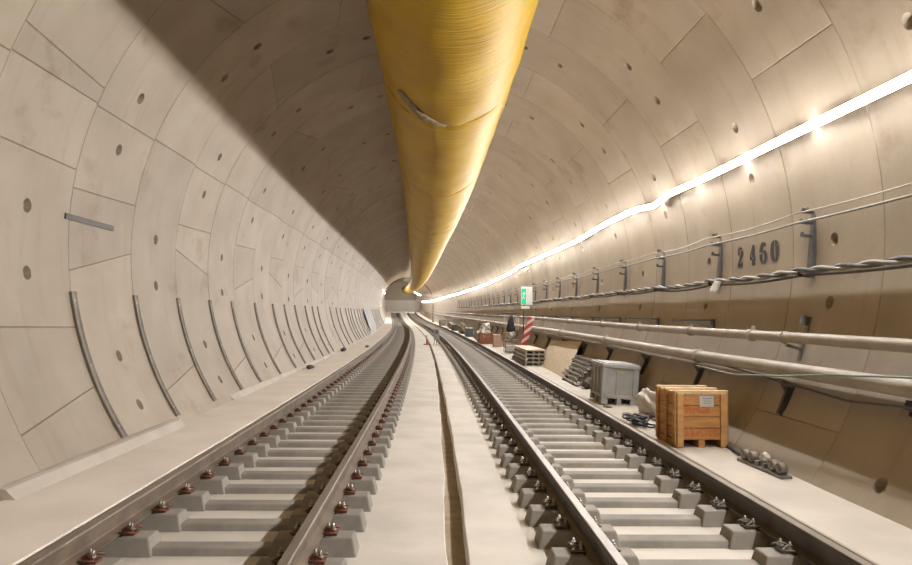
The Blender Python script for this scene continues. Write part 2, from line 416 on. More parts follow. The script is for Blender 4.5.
# ------------------------------------------------------------------ rails
RP = [(-.075, -.172), (.075, -.172), (.075, -.160), (.012, -.138), (.009, -.125), (.009, -.055), (.016, -.048), (.036, -.038), (.036, -.014), (.031, -.005)]
RPF = RP + [(.018, 0), (-.018, 0)] + [(-u, z) for u, z in RP[::-1]]
RPF = RPF[:-1][:-0 or None]
def uniq(p):
    o = []
    for q in p:
        if q not in o: o.append(q)
    return o
RPF = uniq(RPF)
for u0, lab in ((L1, 'rusty steel rail nearest the left wall, outer rail of the left track'), (L2, 'rusty steel rail of the left track next to the central gutter'),
                (R1, 'shade-darkened steel rail of the right track next to the central gutter'), (R2, 'shade-darkened steel rail beside the wooden crate, outer rail of the right track')):
    ss = adapt(-5, 149, .8, 3)
    r = MB()
    fr = [(lambda q, s=s: P(s, u0 + q[0], q[1])) for s in ss]
    r.sweep(fr, RPF, 0, False)
    rt = r.build('rail', M['rail'] if u0 < 0 else M['raildark'], None, P(-5, u0, -.172)); tag(rt, lab, 'rail', 'running rails')
    h = MB(); h.sweep(fr, [(-.034, -.0015), (-.030, .0012), (.030, .0012), (.034, -.0015)], 0)
    hh = h.build('rail_head', M['railtop'], None, P(-5, u0, -.172)); hh.location = (0, 0, 0); hh.parent = rt; hh['label'] = 'smooth worn running surface'

# ------------------------------------------------------------------ sleepers
def sleeper_mesh():
    m = MB()
    def prism(x0, x1, x0t, x1t, yb, yt, zb, zt, mi=0):
        m.hexa([(x0, -yb, zb), (x1, -yb, zb), (x1, yb, zb), (x0, yb, zb), (x0t, -yt, zt), (x1t, -yt, zt), (x1t, yt, zt), (x0t, yt, zt)], mi)
    prism(-.60, .60, -.60, .60, .105, .080, -.02, .055)
    for c in (-.75, .75):
        prism(c - .33, c + .33, c - .29, c + .29, .128, .098, -.02, .134)
    return m
smb = sleeper_mesh()
sl0 = smb.build('sleeper', M['sleeper'], None, None, .012)
# bake the bevel so copies share a light mesh
dg = bpy.context.evaluated_depsgraph_get(); me = bpy.data.meshes.new_from_object(sl0.evaluated_get(dg))
sl0.modifiers.clear(); sl0.data = me
def clip_mesh(det):
    c = MB()
    if det:
        c.box((.0, 0, .010), (.085, .10, .018))
        for sg in (-1, 1):
            c.tube([(-.055, sg * .018, .035), (-.02, sg * .03, .05), (.02, sg * .05, .04), (.045, sg * .075, .03), (.01, sg * .088, .035), (-.055, sg * .085, .03)], .0085, 6)
        c.box((-.035, 0, .03), (.045, .06, .02))
    else:
        c.box((0, 0, .02), (.10, .16, .04))
    return c
def bolt_mesh():
    b = MB()
    b.tube([(0, 0, .02), (0, 0, .088)], .009, 8); b.tube([(0, 0, .045), (0, 0, .066)], .018, 6, smooth=False); b.tube([(0, 0, .04), (0, 0, .046)], .024, 12)
    return b
me_clip = clip_mesh(True).build('rail_clip', M['clip']); me_bolt = bolt_mesh().build('bolt', M['bolt'])
CLIP, BOLT = me_clip.data, me_bolt.data
CLIPG = CLIP.copy(); CLIPG.materials.clear(); CLIPG.materials.append(M['clipgrey'])
for o in (me_clip, me_bolt): bpy.data.objects.remove(o)
pad = MB(); pad.box((0, 0, .140), (.17, .15, .012)); pad_o = pad.build('rail_pad', M['pad']); PAD = pad_o.data; bpy.data.objects.remove(pad_o)
def part(name, data, parent, loc, rz=0):
    o = bpy.data.objects.new(name, data); COL.objects.link(o); o.parent = parent; o.location = loc; o.rotation_euler = (0, 0, rz); return o
TR = {'left': ((L1 + L2) / 2, 4.75 - .594, .594), 'right': ((R1 + R2) / 2, 4.96 - .563, .563)}
first_sl = True
for side, (uc, sA, sp) in TR.items():
    rest = MB()
    k = -1; s = sA
    while s < 148.5:
        if k < 150:
            o = sl0 if first_sl else sl0.copy()
            if not first_sl: COL.objects.link(o)
            first_sl = False
            move(o, s, uc, BED)
            w = ordw(k - 1) if 0 < k < 22 else None
            if k < 0: lab = 'concrete sleeper just outside the bottom edge of the frame on the %s track' % side
            elif k == 0: lab = 'concrete sleeper cut off by the bottom edge of the frame on the %s track' % side
            elif w and k > 0:
                lab = '%s full concrete sleeper from the bottom edge on the %s track' % (w, side) if k > 1 else 'first full concrete sleeper above the bottom edge on the %s track' % side
            else: lab = 'grey concrete sleeper farther than the twentieth under the %s track rails' % side
            tag(o, lab, 'sleeper', 'sleepers of the %s track' % side)
        else:
            q = Matrix.Translation(P(s, uc, BED)) @ Matrix.Rotation(TH(s), 4, 'Z')
            for c in (-.75, .75): rest.hexa([q @ Vector(v) for v in [(c - .34, -.13, -.02), (c + .34, -.13, -.02), (c + .34, .13, -.02), (c - .34, .13, -.02), (c - .3, -.1, .106), (c + .3, -.1, .106), (c + .3, .1, .106), (c - .3, .1, .106)]])
            rest.box((0, 0, .015), (1.2, .2, .07), 0, q)
        k += 1; s += sp
    ro = rest.build('sleeper', M['sleeper']); tag(ro, 'distant run of concrete sleepers where the %s track vanishes' % side, 'sleepers', None, 'stuff')
# clips, bolts and pads on the near sleepers
for o in [o for o in COL.objects if o.name.startswith('sleeper') and o.get('group')]:
    if o.location.y > 36: continue
    for c in (-.75, .75):
        part('rail_pad', PAD, o, (c, 0, 0))
        for sg in (-1, 1):
            cl = part('rail_clip', CLIP if 'left' in o['group'] else CLIPG, o, (c + sg * .125, 0, .133), 0 if sg > 0 else PI)
            part('bolt', BOLT, cl, (.012, -.022, 0)); part('bolt', BOLT, cl, (-.030, .028, -.008))
for o in COL.objects:
    if o.name.startswith('sleeper') and not o.get('group') and not o.get('kind'): print('untagged', o.name)

# ------------------------------------------------------------------ ventilation duct
NU = np.log([4, 8, 14, 22, 35, 60, 110]); DU = [-.028, .172, .164, .112, -.11, -.049, .452]
NZ = np.log([4, 10, 22, 50, 110]); DZ = [5.23, 5.13, 5.0, 4.91, 4.87]; DR = [.992, .965, .930, .862, .76]
def dcv(l, n, v):      # smoothed piecewise-linear
    return sum(float(np.interp(l + d, n, v)) for d in (-.22, -.11, 0, .11, .22)) / 5
def duct_at(s):
    l = math.log(max(s, 3.2)); return dcv(l, NU, DU), dcv(l, NZ, DZ), dcv(l, NZ, DR)
seams = [-7, -1.5, 4.0, 9.75, 15.3, 22.5, 29, 36, 44, 53, 63, 75, 90, 108, 128, 150]
duct = wroot('ventilation_duct', 2, 0, 4.3, 'fat yellow fabric ventilation duct hung under the tunnel crown', 'duct')
NA = 72
for i in range(len(seams) - 1):
    a, b = seams[i], seams[i + 1]; L = b - a
    mb = MB(); mb.uv = []
    ss = srange(a, b, .10 if b < 30 else .5)
    vs = []
    for s in ss:
        u, z, r = duct_at(s)
        d0 = min(s - a, b - s)
        for k in range(NA + 1):
            t = 2 * PI * k / NA
            w = .006 * math.sin(5 * t + 2.1 * s) * math.sin(1.3 * s + 2 * t) + .004 * math.sin(9 * t - 3.7 * s)
            # gathering pleats near each seam
            g = math.exp(-d0 / .5)
            w += g * (.012 * math.sin(14 * t + 3 * math.sin(3 * t)) - .022 * math.exp(-(d0 / .10) ** 2))
            rr = r + w
            vs.append(P(s, u + rr * math.cos(t), z + rr * math.sin(t))); mb.uv.append((s, k / NA * 2 * PI * r))
    n = NA + 1
    mb.add(vs, [(x * n + k, x * n + k + 1, (x + 1) * n + k + 1, (x + 1) * n + k) for x in range(len(ss) - 1) for k in range(NA)], 0, True)
    wchild(mb, 'duct_sleeve', M['duct'], duct)
    if 0 < i:
        sb = MB(); u, z, r = duct_at(a)
        fr = []
        for k in range(NA + 1):
            t = 2 * PI * k / NA
            fr.append(lambda q, t=t: P(a + q[1] + .05 * math.sin(t * 2 + 1), u + (r - .012 + q[0]) * math.cos(t), z + (r - .012 + q[0]) * math.sin(t)))
        sb.sweep(fr, [(0, -.03), (.008, -.025), (.012, 0), (.008, .025), (0, .03)], 0, True, False, False)
        wchild(sb, 'seam_band', M['ductband'], duct)
# the torn flap at the first seam in view
def dpt(s, deg, dr): u, z, r = duct_at(s); t = math.radians(deg); return P(s, u + (r + dr) * math.cos(t), z + (r + dr) * math.sin(t))
tr = MB(); S_T = 9.75
up_, lo_ = [], []
NT = 14
for k in range(NT + 1):
    f = k / NT; a = 228 + 40 * f
    wd = (.62 * (1 - f) ** 1.3 + .03 * math.sin(k * 2.3)) * min(1, f * 6 + .1) + .03
    up_.append((S_T - .10 - .62 * (1 - f) ** 1.3 - wd * .55, a - 2 * (1 - f))); lo_.append((S_T - .06 - .62 * (1 - f) ** 1.3 + .02 * math.sin(k * 1.7), a))
rows = []
for j in range(5):
    g = j / 4
    rows.append([dpt(x0 + (x1 - x0) * g, a0 + (a1 - a0) * g, .004 + .05 * math.sin(PI * g * .55) * math.sin(PI * (k + 1) / (NT + 2)) + .006 * math.sin(k * 2.2 + j)) for k, ((x0, a0), (x1, a1)) in enumerate(zip(up_, lo_))])
n = NT + 1
tr.add([p for r in rows for p in r], [(j * n + k, j * n + k + 1, (j + 1) * n + k + 1, (j + 1) * n + k) for j in range(4) for k in range(NT)], 0, True)
t_ = wchild(tr, 'torn_flap', M['patch'], duct); t_['label'] = 'grey torn flap hanging at the seam'
so = t_.modifiers.new('t', 'SOLIDIFY'); so.thickness = .006
for s in srange(4.5, 110, 4.6):
    u, z, r = duct_at(s); h = MB()
    for sg in (-1, 1): h.tube([P(s, u + sg * .25, z + math.sqrt(r * r - .0625) - .02), P(s, u + sg * .32, ZC + math.sqrt(RT ** 2 - (u + sg * .32 - U0) ** 2) + .01)], .008, 5)
    wchild(h, 'hanger', M['galv'], duct)

# ------------------------------------------------------------------ lamps
LS = [5.5, 7.9, 9.4, 11.7, 12.05, 13.3, 15.45, 18.5, 22.8, 29.4, 32.9, 45.5, 80, 100, 125, 149]
LA = [73.8, 73.6, 73.7, 73.2, 74.4, 72.8, 72.7, 73.7, 73.3, 72.9, 74.4, 75.7, 76.6, 79.5, 85.5, 91]
def lamp_angle(s): return float(np.interp(s, LS, LA))
k = 0; s = -7.6; nv = 0
def lamp(s, s1, af, side, lab, group, dr=.18):
    t = wroot('tube_lamp', s, CU(af(s), dr), CZ(af(s), dr), lab, 'lamp', group)
    # half-round diffuser facing into the tunnel, carried by an opaque channel on the wall side
    xs = (s - .005, (s + s1) / 2, s1 + .02)
    fr = [(lambda q, x=x: PC(x, af(x) + math.degrees(q[0] / RT), dr + q[1])) for x in xs]
    m = MB(); m.sweep(fr, [(.044 * math.cos(PI * k / 8) + .001 * math.sin(PI * k / 8), .021 * math.sin(PI * k / 8) - .001 * math.cos(PI * k / 8)) for k in range(9)], 0, True); wchild(m, 'lit_diffuser', M['lamp'], t)
    m = MB(); fr = [(lambda q, x=x: PC(x, af(x) + math.degrees(q[0] / RT), dr + q[1])) for x in (s + .01, (s + s1) / 2, s1 - .01)]
    m.sweep(fr, [(-.028, -.045), (-.0435, -.005), (.0425, -.005), (.028, -.045)], 0); wchild(m, 'batten', M['lampcap'], t)
    for x in (s, s1 - .06):
        m = MB(); m.tube([PC(x, af(x), dr - .045), PC(x + .06, af(x), dr - .045)], .012, 8); 
        m.tube([PC(x + .03, af(x), dr - .03), PC(x + .03, af(x), -.004)], .008, 5)
        wchild(m, 'end_cap', M['lampcap'], t)
while s < 147.5:
    s1 = s + 1.62
    if s1 < 5.7: lab = 'lit tube lamp of the right wall line, beyond the right edge of the frame'
    else:
        w = ordw(nv); nv += 1
        lab = ('%s lit tube lamp from the right edge in the line along the right wall' % w) if w and nv < 30 else 'small distant lit tube lamp near the vanishing end of the right wall line'
    lamp(s, s1, lamp_angle, 1, lab, 'tube lamps in a line along the right wall'); s += 1.65
for i in range(18):  # lamps added to brighten the otherwise black bore past the partition
    lamp(152 + i * 2.0, 153.6 + i * 2.0, lambda x: 72, 1, 'added tube lamp brightening the bore beyond the white partition', 'added tube lamps beyond the partition')
for i in range(14):
    s = 88 + i * 2.2
    lamp(s, s + 1.62, lambda x: -66, -1, 'distant lit tube lamp high on the left wall by the far bend', 'tube lamps on the far left wall')

# ------------------------------------------------------------------ left wall: straps, bar, boards
strap_s = [8.06, 9.73, 11.36, 12.99, 14.42, 16.31, 18.2, 19.65, 21.25, 23.07, 24.54, 25.76, 29.17, 31.35, 33.0, 35.44, 36.9, 38.29, 40.27, 42.5, 44.3, 46, 56, 58, 60, 62.5, 65, 68, 71, 74, 78, 82, 86]
for i, s in enumerate(strap_s):
    st = MB(); at0, at1 = -99.1, -123.3
    fr = []
    for k in range(13):
        a = at0 + (at1 - at0) * k / 12
        fr.append(lambda q, a=a: PC(s + q[0], a, q[1]))
    st.sweep(fr, [(-.055, .001), (-.055, .03), (-.046, .034), (-.030, .016), (.030, .016), (.046, .034), (.055, .03), (.055, .001)][::-1], 0)
    o = st.build('wall_strap', M['strap'], None, PC(s, at1))
    far = '' if i < 22 else 'far '
    tag(o, ('%s upright steel strap from the camera on the left wall' % ordw(i)) if i < 24 else 'far upright steel strap on the left wall near the bend', 'strap', 'steel straps on the left wall')
    if i < 10:
        for k in range(3):
            a = at0 + (at1 - at0) * (.06 + .43 * k); b = MB(); b.tube([PC(s, a, .01), PC(s, a, .026)], .014, 6)
            wchild(b, 'bolt', M['bolt'], o)
b = MB(); b.sweep([(lambda q, s=s: PC(s, -87.45 + q[0], q[1])) for s in srange(7.94, 9.12, .3)], [(-.45, 0), (-.45, .02), (.45, .02), (.45, 0)], 0)
tag(b.build('steel_bar', M['raildark'], None, PC(7.94, -87.4)), 'short dark steel bar fixed level on the left wall above the straps', 'bar')
def board(s0, s1, u0, u1, z0, h, lab, name='kerb_board'):
    m = MB(); ss = srange(s0, s1, .6)
    ub = lambda s: u0 + (u1 - u0) * (s - s0) / (s1 - s0)
    fr = [(lambda q, s=s: P(s, ub(s) + q[0], z0 + q[1])) for s in ss]
    m.sweep(fr, [(0, 0), (-.085, h), (-.13, h + .012), (-.2, h + .01), (-.2, 0)], 0)
    return tag(m.build(name, M['walk'], None, P(s0, u0, z0), 0), lab, 'board', 'boards along the foot of the left wall')
board(5.75, 9.45, -3.36, -3.30, WALK, .085, 'long pale board at the foot of the left wall, nearest the camera')
board(12.2, 24.5, -3.43, -3.45, WALK, .09, 'pale low board at the left wall foot under the middle straps')
board(24.6, 40, -3.45, -3.47, WALK, .05, 'pale low board at the left wall foot, farthest down the tunnel')
def lump(name, s, u, z, d, m, lab, cat, seed, group=None, sub=2, rough=.25, parent=None):
    bm = bmesh.new(); bmesh.ops.create_icosphere(bm, subdivisions=sub, radius=1); rnd = random.Random(seed)
    ph = [rnd.uniform(0, 6) for _ in range(9)]
    for v in bm.verts:
        c = v.co.normalized()
        f = 1 + rough * (math.sin(3.1 * c.x + ph[0]) * math.sin(2.7 * c.y + ph[1]) + .6 * math.sin(6 * c.z + 5 * c.x + ph[2]) + .35 * math.sin(11 * c.y - 7 * c.z + ph[3]))
        v.co = Vector((c.x * f * d[0] / 2, c.y * f * d[1] / 2, max(-1.0, c.z * f) * d[2] / 2))
    zmin = min(v.co.z for v in bm.verts)
    for v in bm.verts: v.co.z -= zmin
    me = bpy.data.meshes.new(name); bm.to_mesh(me); bm.free(); me.materials.append(m)
    for p in me.polygons: p.use_smooth = sub > 2
    o = bpy.data.objects.new(name, me); COL.objects.link(o)
    if parent is None: move(o, s, u, z); tag(o, lab, cat, group)
    else: o.parent = parent; o.location = (s, u, z)
    return o
lump('rubble_piece', 19.0, -3.28, WALK, (.2, .32, .12), M['darksteel'], 'small dark lump on the left walkway, nearest of three', 'debris', 3, 'dark lumps on the left walkway')
lump('rubble_piece', 27.5, -3.35, WALK, (.25, .35, .16), M['darksteel'], 'small dark lump on the left walkway, the middle of three', 'debris', 4, 'dark lumps on the left walkway')
lump('rubble_piece', 31.0, -2.70, WALK, (.18, .9, .10), M['darksteel'], 'dark flat lump at the walkway edge beside the left rail', 'debris', 5, 'dark lumps on the left walkway')
gp = MB()
gp.sweep([(lambda q, a=a: PC(52 + q[0], a, q[1])) for a in srange(-99, -121, 4)], [(-4.6, .03), (-4.6, .06), (4.6, .06), (4.6, .03)], 0)
tag(gp.build('wall_panel', M['greypanel'], None, PC(52, -121)), 'grey panel lining the left wall between far straps', 'panel')

# ------------------------------------------------------------------ right wall: stations with brackets, arms, struts
stations = [7.6 + 2.485 * i for i in range(-1, 26)]
def wall_frame(s, a):      # columns: along (+s), up along the wall, inward
    o = PC(s, a); x = (PC(s + .1, a) - PC(s - .1, a)).normalized(); n = (PC(s, a, .5) - o).normalized(); y = n.cross(x).normalized()
    if y.z < 0: y = -y
    m = Matrix((x, y, n)).transposed().to_4x4(); m.translation = o; return m
brk = None
def make_bracket():
    root = bpy.data.objects.new('cable_bracket', None); COL.objects.link(root); root.empty_display_size = .1
    u = MB()      # local: x along tunnel, y up, z inward
    for sg in (-1, 1): u.box((sg * .042, .36, .03), (.006, .78, .05))
    u.box((0, .36, .006), (.09, .78, .008)); u.box((0, .36, .054), (.09, .78, .004))
    u.build('upright', M['upright'], root)
    for y, ln in ((.70, .13), (.575, .14), (.43, .12), (-.02, .13)):
        a = MB(); a.box((0, y, .055 + ln / 2), (.035, .03, ln)); a.box((0, y + .022, .055 + ln - .012), (.035, .03, .022))
        a.build('arm', M['darksteel'], root)
    for y in (.70, .575):
        c = MB(); c.tube([(-.03, y + .035, .14), (.03, y + .035, .14)], .016, 8); c.build('insulator', M['galv'], root)
    return root
kk = 0
for i, s in enumerate(stations):
    if i == 0: continue
    if brk is None: brk = make_bracket(); o = brk
    else: o = copy_tree(brk)
    o.matrix_world = wall_frame(s, 95.3)
    tag(o, '%s upright cable bracket from the camera on the right wall%s' % (ordw(kk), ', right of the painted number' if kk == 0 else ''), 'bracket', 'cable brackets on the right wall'); kk += 1
# cantilever arms above the upper pipe
arm0 = None; kk = 0
for i, s in enumerate(stations):
    if i < 2 or i > 17: continue
    if arm0 is None:
        arm0 = bpy.data.objects.new('cantilever_arm', None); COL.objects.link(arm0); arm0.empty_display_size = .1
        a = MB(); a.box((-.02, 0, -.04), (.02, .1, .26)); a.build('wall_plate', M['darksteel'], arm0)
        a = MB(); a.box((-.31, 0, .0725), (.60, .04, .022)); a.box((-.605, 0, .072), (.015, .045, .045)); a.build('beam', M['darksteel'], arm0)
        a = MB(); a.hexa([(-.30, -.018, .045), (-.02, -.018, -.055), (-.02, .018, -.055), (-.30, .018, .045), (-.30, -.018, .066), (-.02, -.018, -.015), (-.02, .018, -.015), (-.30, .018, .066)]); a.build('brace', M['galv'], arm0)
        o = arm0
    else: o = copy_tree(arm0)
    zz = 1.372; uu = U0 + math.sqrt(RT ** 2 - (zz - ZC) ** 2)
    move(o, s, uu, zz)
    tag(o, '%s wedge-shaped steel arm from the camera above the upper pipe' % ordw(kk), 'bracket', 'steel arms over the upper pipe'); kk += 1
# struts below the lower pipe
kk = 0; st0 = None
for i, s in enumerate(stations):
    if i < 1 or i > 17: continue
    if st0 is None:
        st0 = bpy.data.objects.new('pipe_strut', None); COL.objects.link(st0); st0.empty_display_size = .1
        a = MB(); a.box((0, -.16, .035), (.05, .36, .05)); a.box((0, -.16, .004), (.085, .38, .008)); a.build('rail_channel', M['darksteel'], st0)
        a = MB(); a.box((0, .0, .09), (.09, .05, .14)); a.hexa([(-.02, -.12, .03), (.02, -.12, .03), (.02, -.02, .15), (-.02, -.02, .15), (-.02, -.02, .03), (.02, -.02, .03), (.02, 0, .15), (-.02, 0, .15)]); a.build('saddle', M['galv'], st0)
        o = st0
    else: o = copy_tree(st0)
    o.matrix_world = wall_frame(s - .12, 112.6)
    tag(o, '%s dark steel strut from the camera under the lower pipe' % ordw(kk), 'bracket', 'struts under the lower pipe'); kk += 1
# pipes
def pipe(name, anodes, dr, r, lab, joints, s0=-4, s1=130, m=None):
    af = lambda s: float(np.interp(s, [a[0] for a in anodes], [a[1] for a in anodes]))
    root = wroot(name, s0, CU(af(s0), dr), CZ(af(s0), dr), lab, 'pipe', 'pipes along the right wall')
    mb = MB(); mb.tube([PC(s, af(s), dr) for s in adapt(s0, s1, .8, 3)], r, 16); wchild(mb, 'pipe_run', m or M['pipe'], root)
    for s in joints:
        c = MB(); c.tube([PC(s - .045, af(s), dr), PC(s - .04, af(s), dr), PC(s + .04, af(s), dr), PC(s + .045, af(s), dr)], [r * 1.02, r * 1.3, r * 1.3, r * 1.02], 14)
        a_ = math.radians(af(s)); c.box((0, 0, 0), (.05, .08, .06), 0, Matrix.Translation(PC(s, af(s), dr) + Vector((0, 0, r * 1.4))))
        wchild(c, 'coupling', M['pipe'], root)
    return af
PA1 = [(5, 105.85), (7.3, 105.75), (10, 105.75), (13, 105.7), (18, 105.2), (27, 104.4), (60, 104)]
PA2 = [(4.4, 110.9), (5.4, 110.8), (7, 110.8), (10, 110.9), (13, 110.7), (16, 110.5), (20, 110.2), (60, 109.8)]
pf1 = pipe('steel_pipe', PA1, .22, .058, 'upper beige steel pipe along the right wall below the cables', [8.35, 10.35, 12.9, 15.7, 19.5, 23.5, 28, 34, 41, 50])
pf2 = pipe('steel_pipe', PA2, .22, .077, 'lower thicker beige steel pipe along the right wall, nearer the walkway', [9.75, 14.9, 20, 25.5, 31.5, 38, 46])
for i, s in enumerate(stations):
    if i < 1 or i > 14: continue
for s in (7.55,):
    c = empty('pipe_clamp', s, CU(105.2), CZ(105.2), 'grey clamp plate holding the upper pipe below the nearest cable bracket', 'clamp')
    c.matrix_world = wall_frame(s, 105.2)
    m = MB(); m.box((0, .0, .006), (.07, .5, .012)); m.box((0, .2, .05), (.04, .1, .1)); m.build('plate', M['galv'], c)
    m = MB(); m.tube([(0, -.04 + .064 * math.cos(a * PI / 8), .22 + .064 * math.sin(a * PI / 8)) for a in range(17)], .008, 6); m.box((0, -.04, .08), (.03, .05, .16)); m.build('hoop', M['pipe'], c)
    m = MB(); m.box((.0, -.12, .09), (.05, .03, .18)); m.build('arm', M['galv'], c)
# wires and cables: each hangs from bracket to bracket
def hang(name, a0, dr, r, sag, lab, cat, m, n=6, s1=66, strands=0, extra=None, start=2.5):
    sts = [start] + [s for s in stations if s > start] 
    pts = []; sv = []
    for i in range(len(sts) - 1):
        a, b = sts[i], sts[i + 1]
        if a > s1: break
        kq = (24 if b < 30 else 10) if strands else (10 if b < 30 else 5)
        for j in range(kq):
            f = j / kq; s = a + (b - a) * f
            sv.append((s, a0 + sag * 4 * f * (1 - f) * (1 + .4 * math.sin(a * 3.3))))
    if not strands:
        mb = MB(); mb.tube([PC(s, a, dr) for s, a in sv], r, n)
        return tag(mb.build(name, m, None, PC(sv[0][0], sv[0][1], dr)), lab, cat)
    root = wroot(name, sv[0][0], CU(a0, dr), CZ(a0, dr), lab, cat)
    for q in range(strands):
        mb = MB(); pts = []
        for s, a in sv:
            t = 2 * PI * (s / .85 + q / strands)
            pts.append(PC(s, a + math.degrees(r * .95 * math.cos(t) / RT), dr + r * .95 * math.sin(t)))
        mb.tube(pts, r, n); wchild(mb, 'strand', (M['cablelight'] if q == 0 else M['cable']) , root)
    return root
hang('wire', 85.75, .20, .008, .55, 'upper pale thin wire strung along the right wall brackets', 'wire', M['wire'])
hang('wire', 87.3, .195, .013, .25, 'lower darker thin wire strung along the right wall brackets', 'wire', M['cablelight'])
hang('twisted_cable', 94.85, .16, .022, .35, 'thick twisted grey cable along the right wall under the painted number', 'cable', None, 8, 66, 2)
hang('cable', 95.5, .115, .016, .5, 'plain dark cable hanging just behind the twisted cable', 'cable', M['cable'])
hb = MB(); hb.tube([PC(s, float(np.interp(s, [4.4, 5.3, 6.36, 7.13, 8.25, 9.6], [109.2, 109.9, 111.0, 112.3, 113.6, 113.2])), .325 if s < 9.4 else .2) for s in srange(4.4, 9.6, .2)], .011, 6)
tag(hb.build('hose', M['hose'], None, PC(4.4, 110, .3)), 'thin pale green hose strung in front of the lower pipe', 'hose')
kb = MB(); kb.tube([PC(s, float(np.interp(s, [4.4, 5.45, 6.24, 7.12, 8.1, 9.08], [112, 112.6, 113.4, 112.8, 112.2, 111.6])), .12) for s in srange(4.4, 9.9, .2)], .012, 6)
tag(kb.build('cable', M['cable'], None, PC(4.4, 112, .1)), 'black cable sagging below the lower pipe near the right edge', 'cable')
jb = wroot('junction_box', 5.5, CU(112.5), CZ(112.5), 'small dark junction box under the lower pipe at the right frame edge', 'box')
m = MB(); m.box((0, 0, .06), (.10, .08, .12), 0, wall_frame(5.5, 112.4)); wchild(m, 'housing', M['darksteel'], jb, .008)
m = MB(); m.box((0, -.05, .06), (.03, .06, .04), 0, wall_frame(5.5, 112.4)); wchild(m, 'gland', M['black'], jb)
tg = MB(); W4 = wall_frame(9.6, 95.6)
for f0 in range(5):
    pass
rows = [[W4 @ Vector((.012 * math.sin(j * 1.1 + x * 20), .02 - .042 * j, .24 + .016 * j - x * 1.1)) for x in (-.05, 0, .05)] for j in range(5)]
tg.add([p for r in rows for p in r], [(j * 3 + k, j * 3 + k + 1, j * 3 + k + 4, j * 3 + k + 3) for j in range(4) for k in range(2)], 0, True)
o = tg.build('paper_tag', M['paper'], None, W4 @ Vector((0, .04, .19))); o.modifiers.new('t', 'SOLIDIFY').thickness = .003
tag(o, 'white paper tag hanging from the twisted cable left of the number', 'tag')

# ------------------------------------------------------------------ painted number 2460 (reads towards smaller s)
def stroke(mb, pts, x0, s_c, a_top, h, w):
    """pts: (x, y, half width) in a unit box, x right, y up; drawn as a strip on the lining"""
    L_ = []; R_ = []
    for i, p in enumerate(pts):
        q0 = pts[max(i - 1, 0)]; q1 = pts[min(i + 1, len(pts) - 1)]
        dx, dy = (q1[0] - q0[0]) * w, (q1[1] - q0[1]) * h; l = math.hypot(dx, dy) or 1
        nx, ny = -dy / l * p[2] * 1.2, dx / l * p[2] * 1.2
        for arr, sg in ((L_, 1), (R_, -1)):
            X = x0 + p[0] * w + sg * nx; Y = p[1] * h + sg * ny
            arr.append(PC(s_c - X, a_top + math.degrees((h - Y) / RT), .0065))
    n = len(pts)
    mb.add(L_ + R_, [(i, i + 1, n + i + 1, n + i) for i in range(n - 1)], 0, False)
num = bpy.data.objects.new('painted_number', None); COL.objects.link(num); num.location = PC(9.0, 92); num['kind'] = 'structure'
num.parent = bpy.data.objects['wall_right']
H_, W_ = .265, .19
def arc(cx, cy, rx, ry, a0, a1, w0, w1, n=10, wm=None):
    o = []
    for i in range(n + 1):
        f = i / n; t = math.radians(a0 + (a1 - a0) * f); w = w0 + (w1 - w0) * f
        if wm is not None: w += (wm - (w0 + w1) / 2) * math.sin(PI * f)
        o.append((cx + rx * math.cos(t), cy + ry * math.sin(t), w))
    return o
DIG = {
 '2': [arc(.48, .76, .34, .21, 172, 30, .016, .022, 10, .012), arc(.48, .76, .34, .21, 10, -25, .03, .024, 5) + [(.55, .42, .02), (.3, .22, .016), (.16, .12, .014)],
       [(.08, .055, .02), (.3, .06, .026), (.55, .05, .024)], [(.62, .05, .024), (.84, .06, .028), (.9, .22, .008)], arc(.24, .70, .08, .05, 0, 359, .014, .014, 8)],
 '4': [[(.62, 1.0, .026), (.62, .38, .028)], [(.62, .26, .028), (.62, .05, .028)], [(.42, .02, .012), (.84, .02, .012)], [(.52, .95, .008), (.1, .36, .012)], [(.08, .31, .016), (.48, .31, .018)], [(.74, .31, .018), (.94, .31, .018)]],
 '6': [arc(.5, .5, .40, .48, 84, 175, .012, .036, 10), arc(.5, .5, .40, .48, 185, 264, .036, .012, 10), arc(.5, .29, .38, .27, -84, 100, .012, .012, 16, .034), arc(.52, .80, .30, .17, 82, 8, .010, .024, 6)],
 '0': [arc(.5, .5, .40, .48, 98, 262, .010, .010, 14, .034), arc(.5, .5, .40, .48, -82, 82, .010, .010, 14, .034)]}
for d, xs in zip('2460', (9.47, 9.10, 8.80, 8.51)):
    mb = MB()
    for st in DIG[d]: stroke(mb, st, -W_ / 2 * .9, xs - .02, 88.75 if d != '2' else 88.75, H_, W_ * .9)
    o = mb.build('numeral', M['paint'], None, PC(9.0, 92)); o.location = (0, 0, 0); o.parent = num
    so = o.modifiers.new('t', 'SOLIDIFY'); so.thickness = .0015
num.parent = bpy.data.objects['wall_right']

# ------------------------------------------------------------------ things on the right walkway
def cpart(root, name, m, *boxes, bevel=.004):
    mb = MB()
    for c, d in boxes: mb.box(c, d)
    return mb.build(name, m, root, None, bevel)
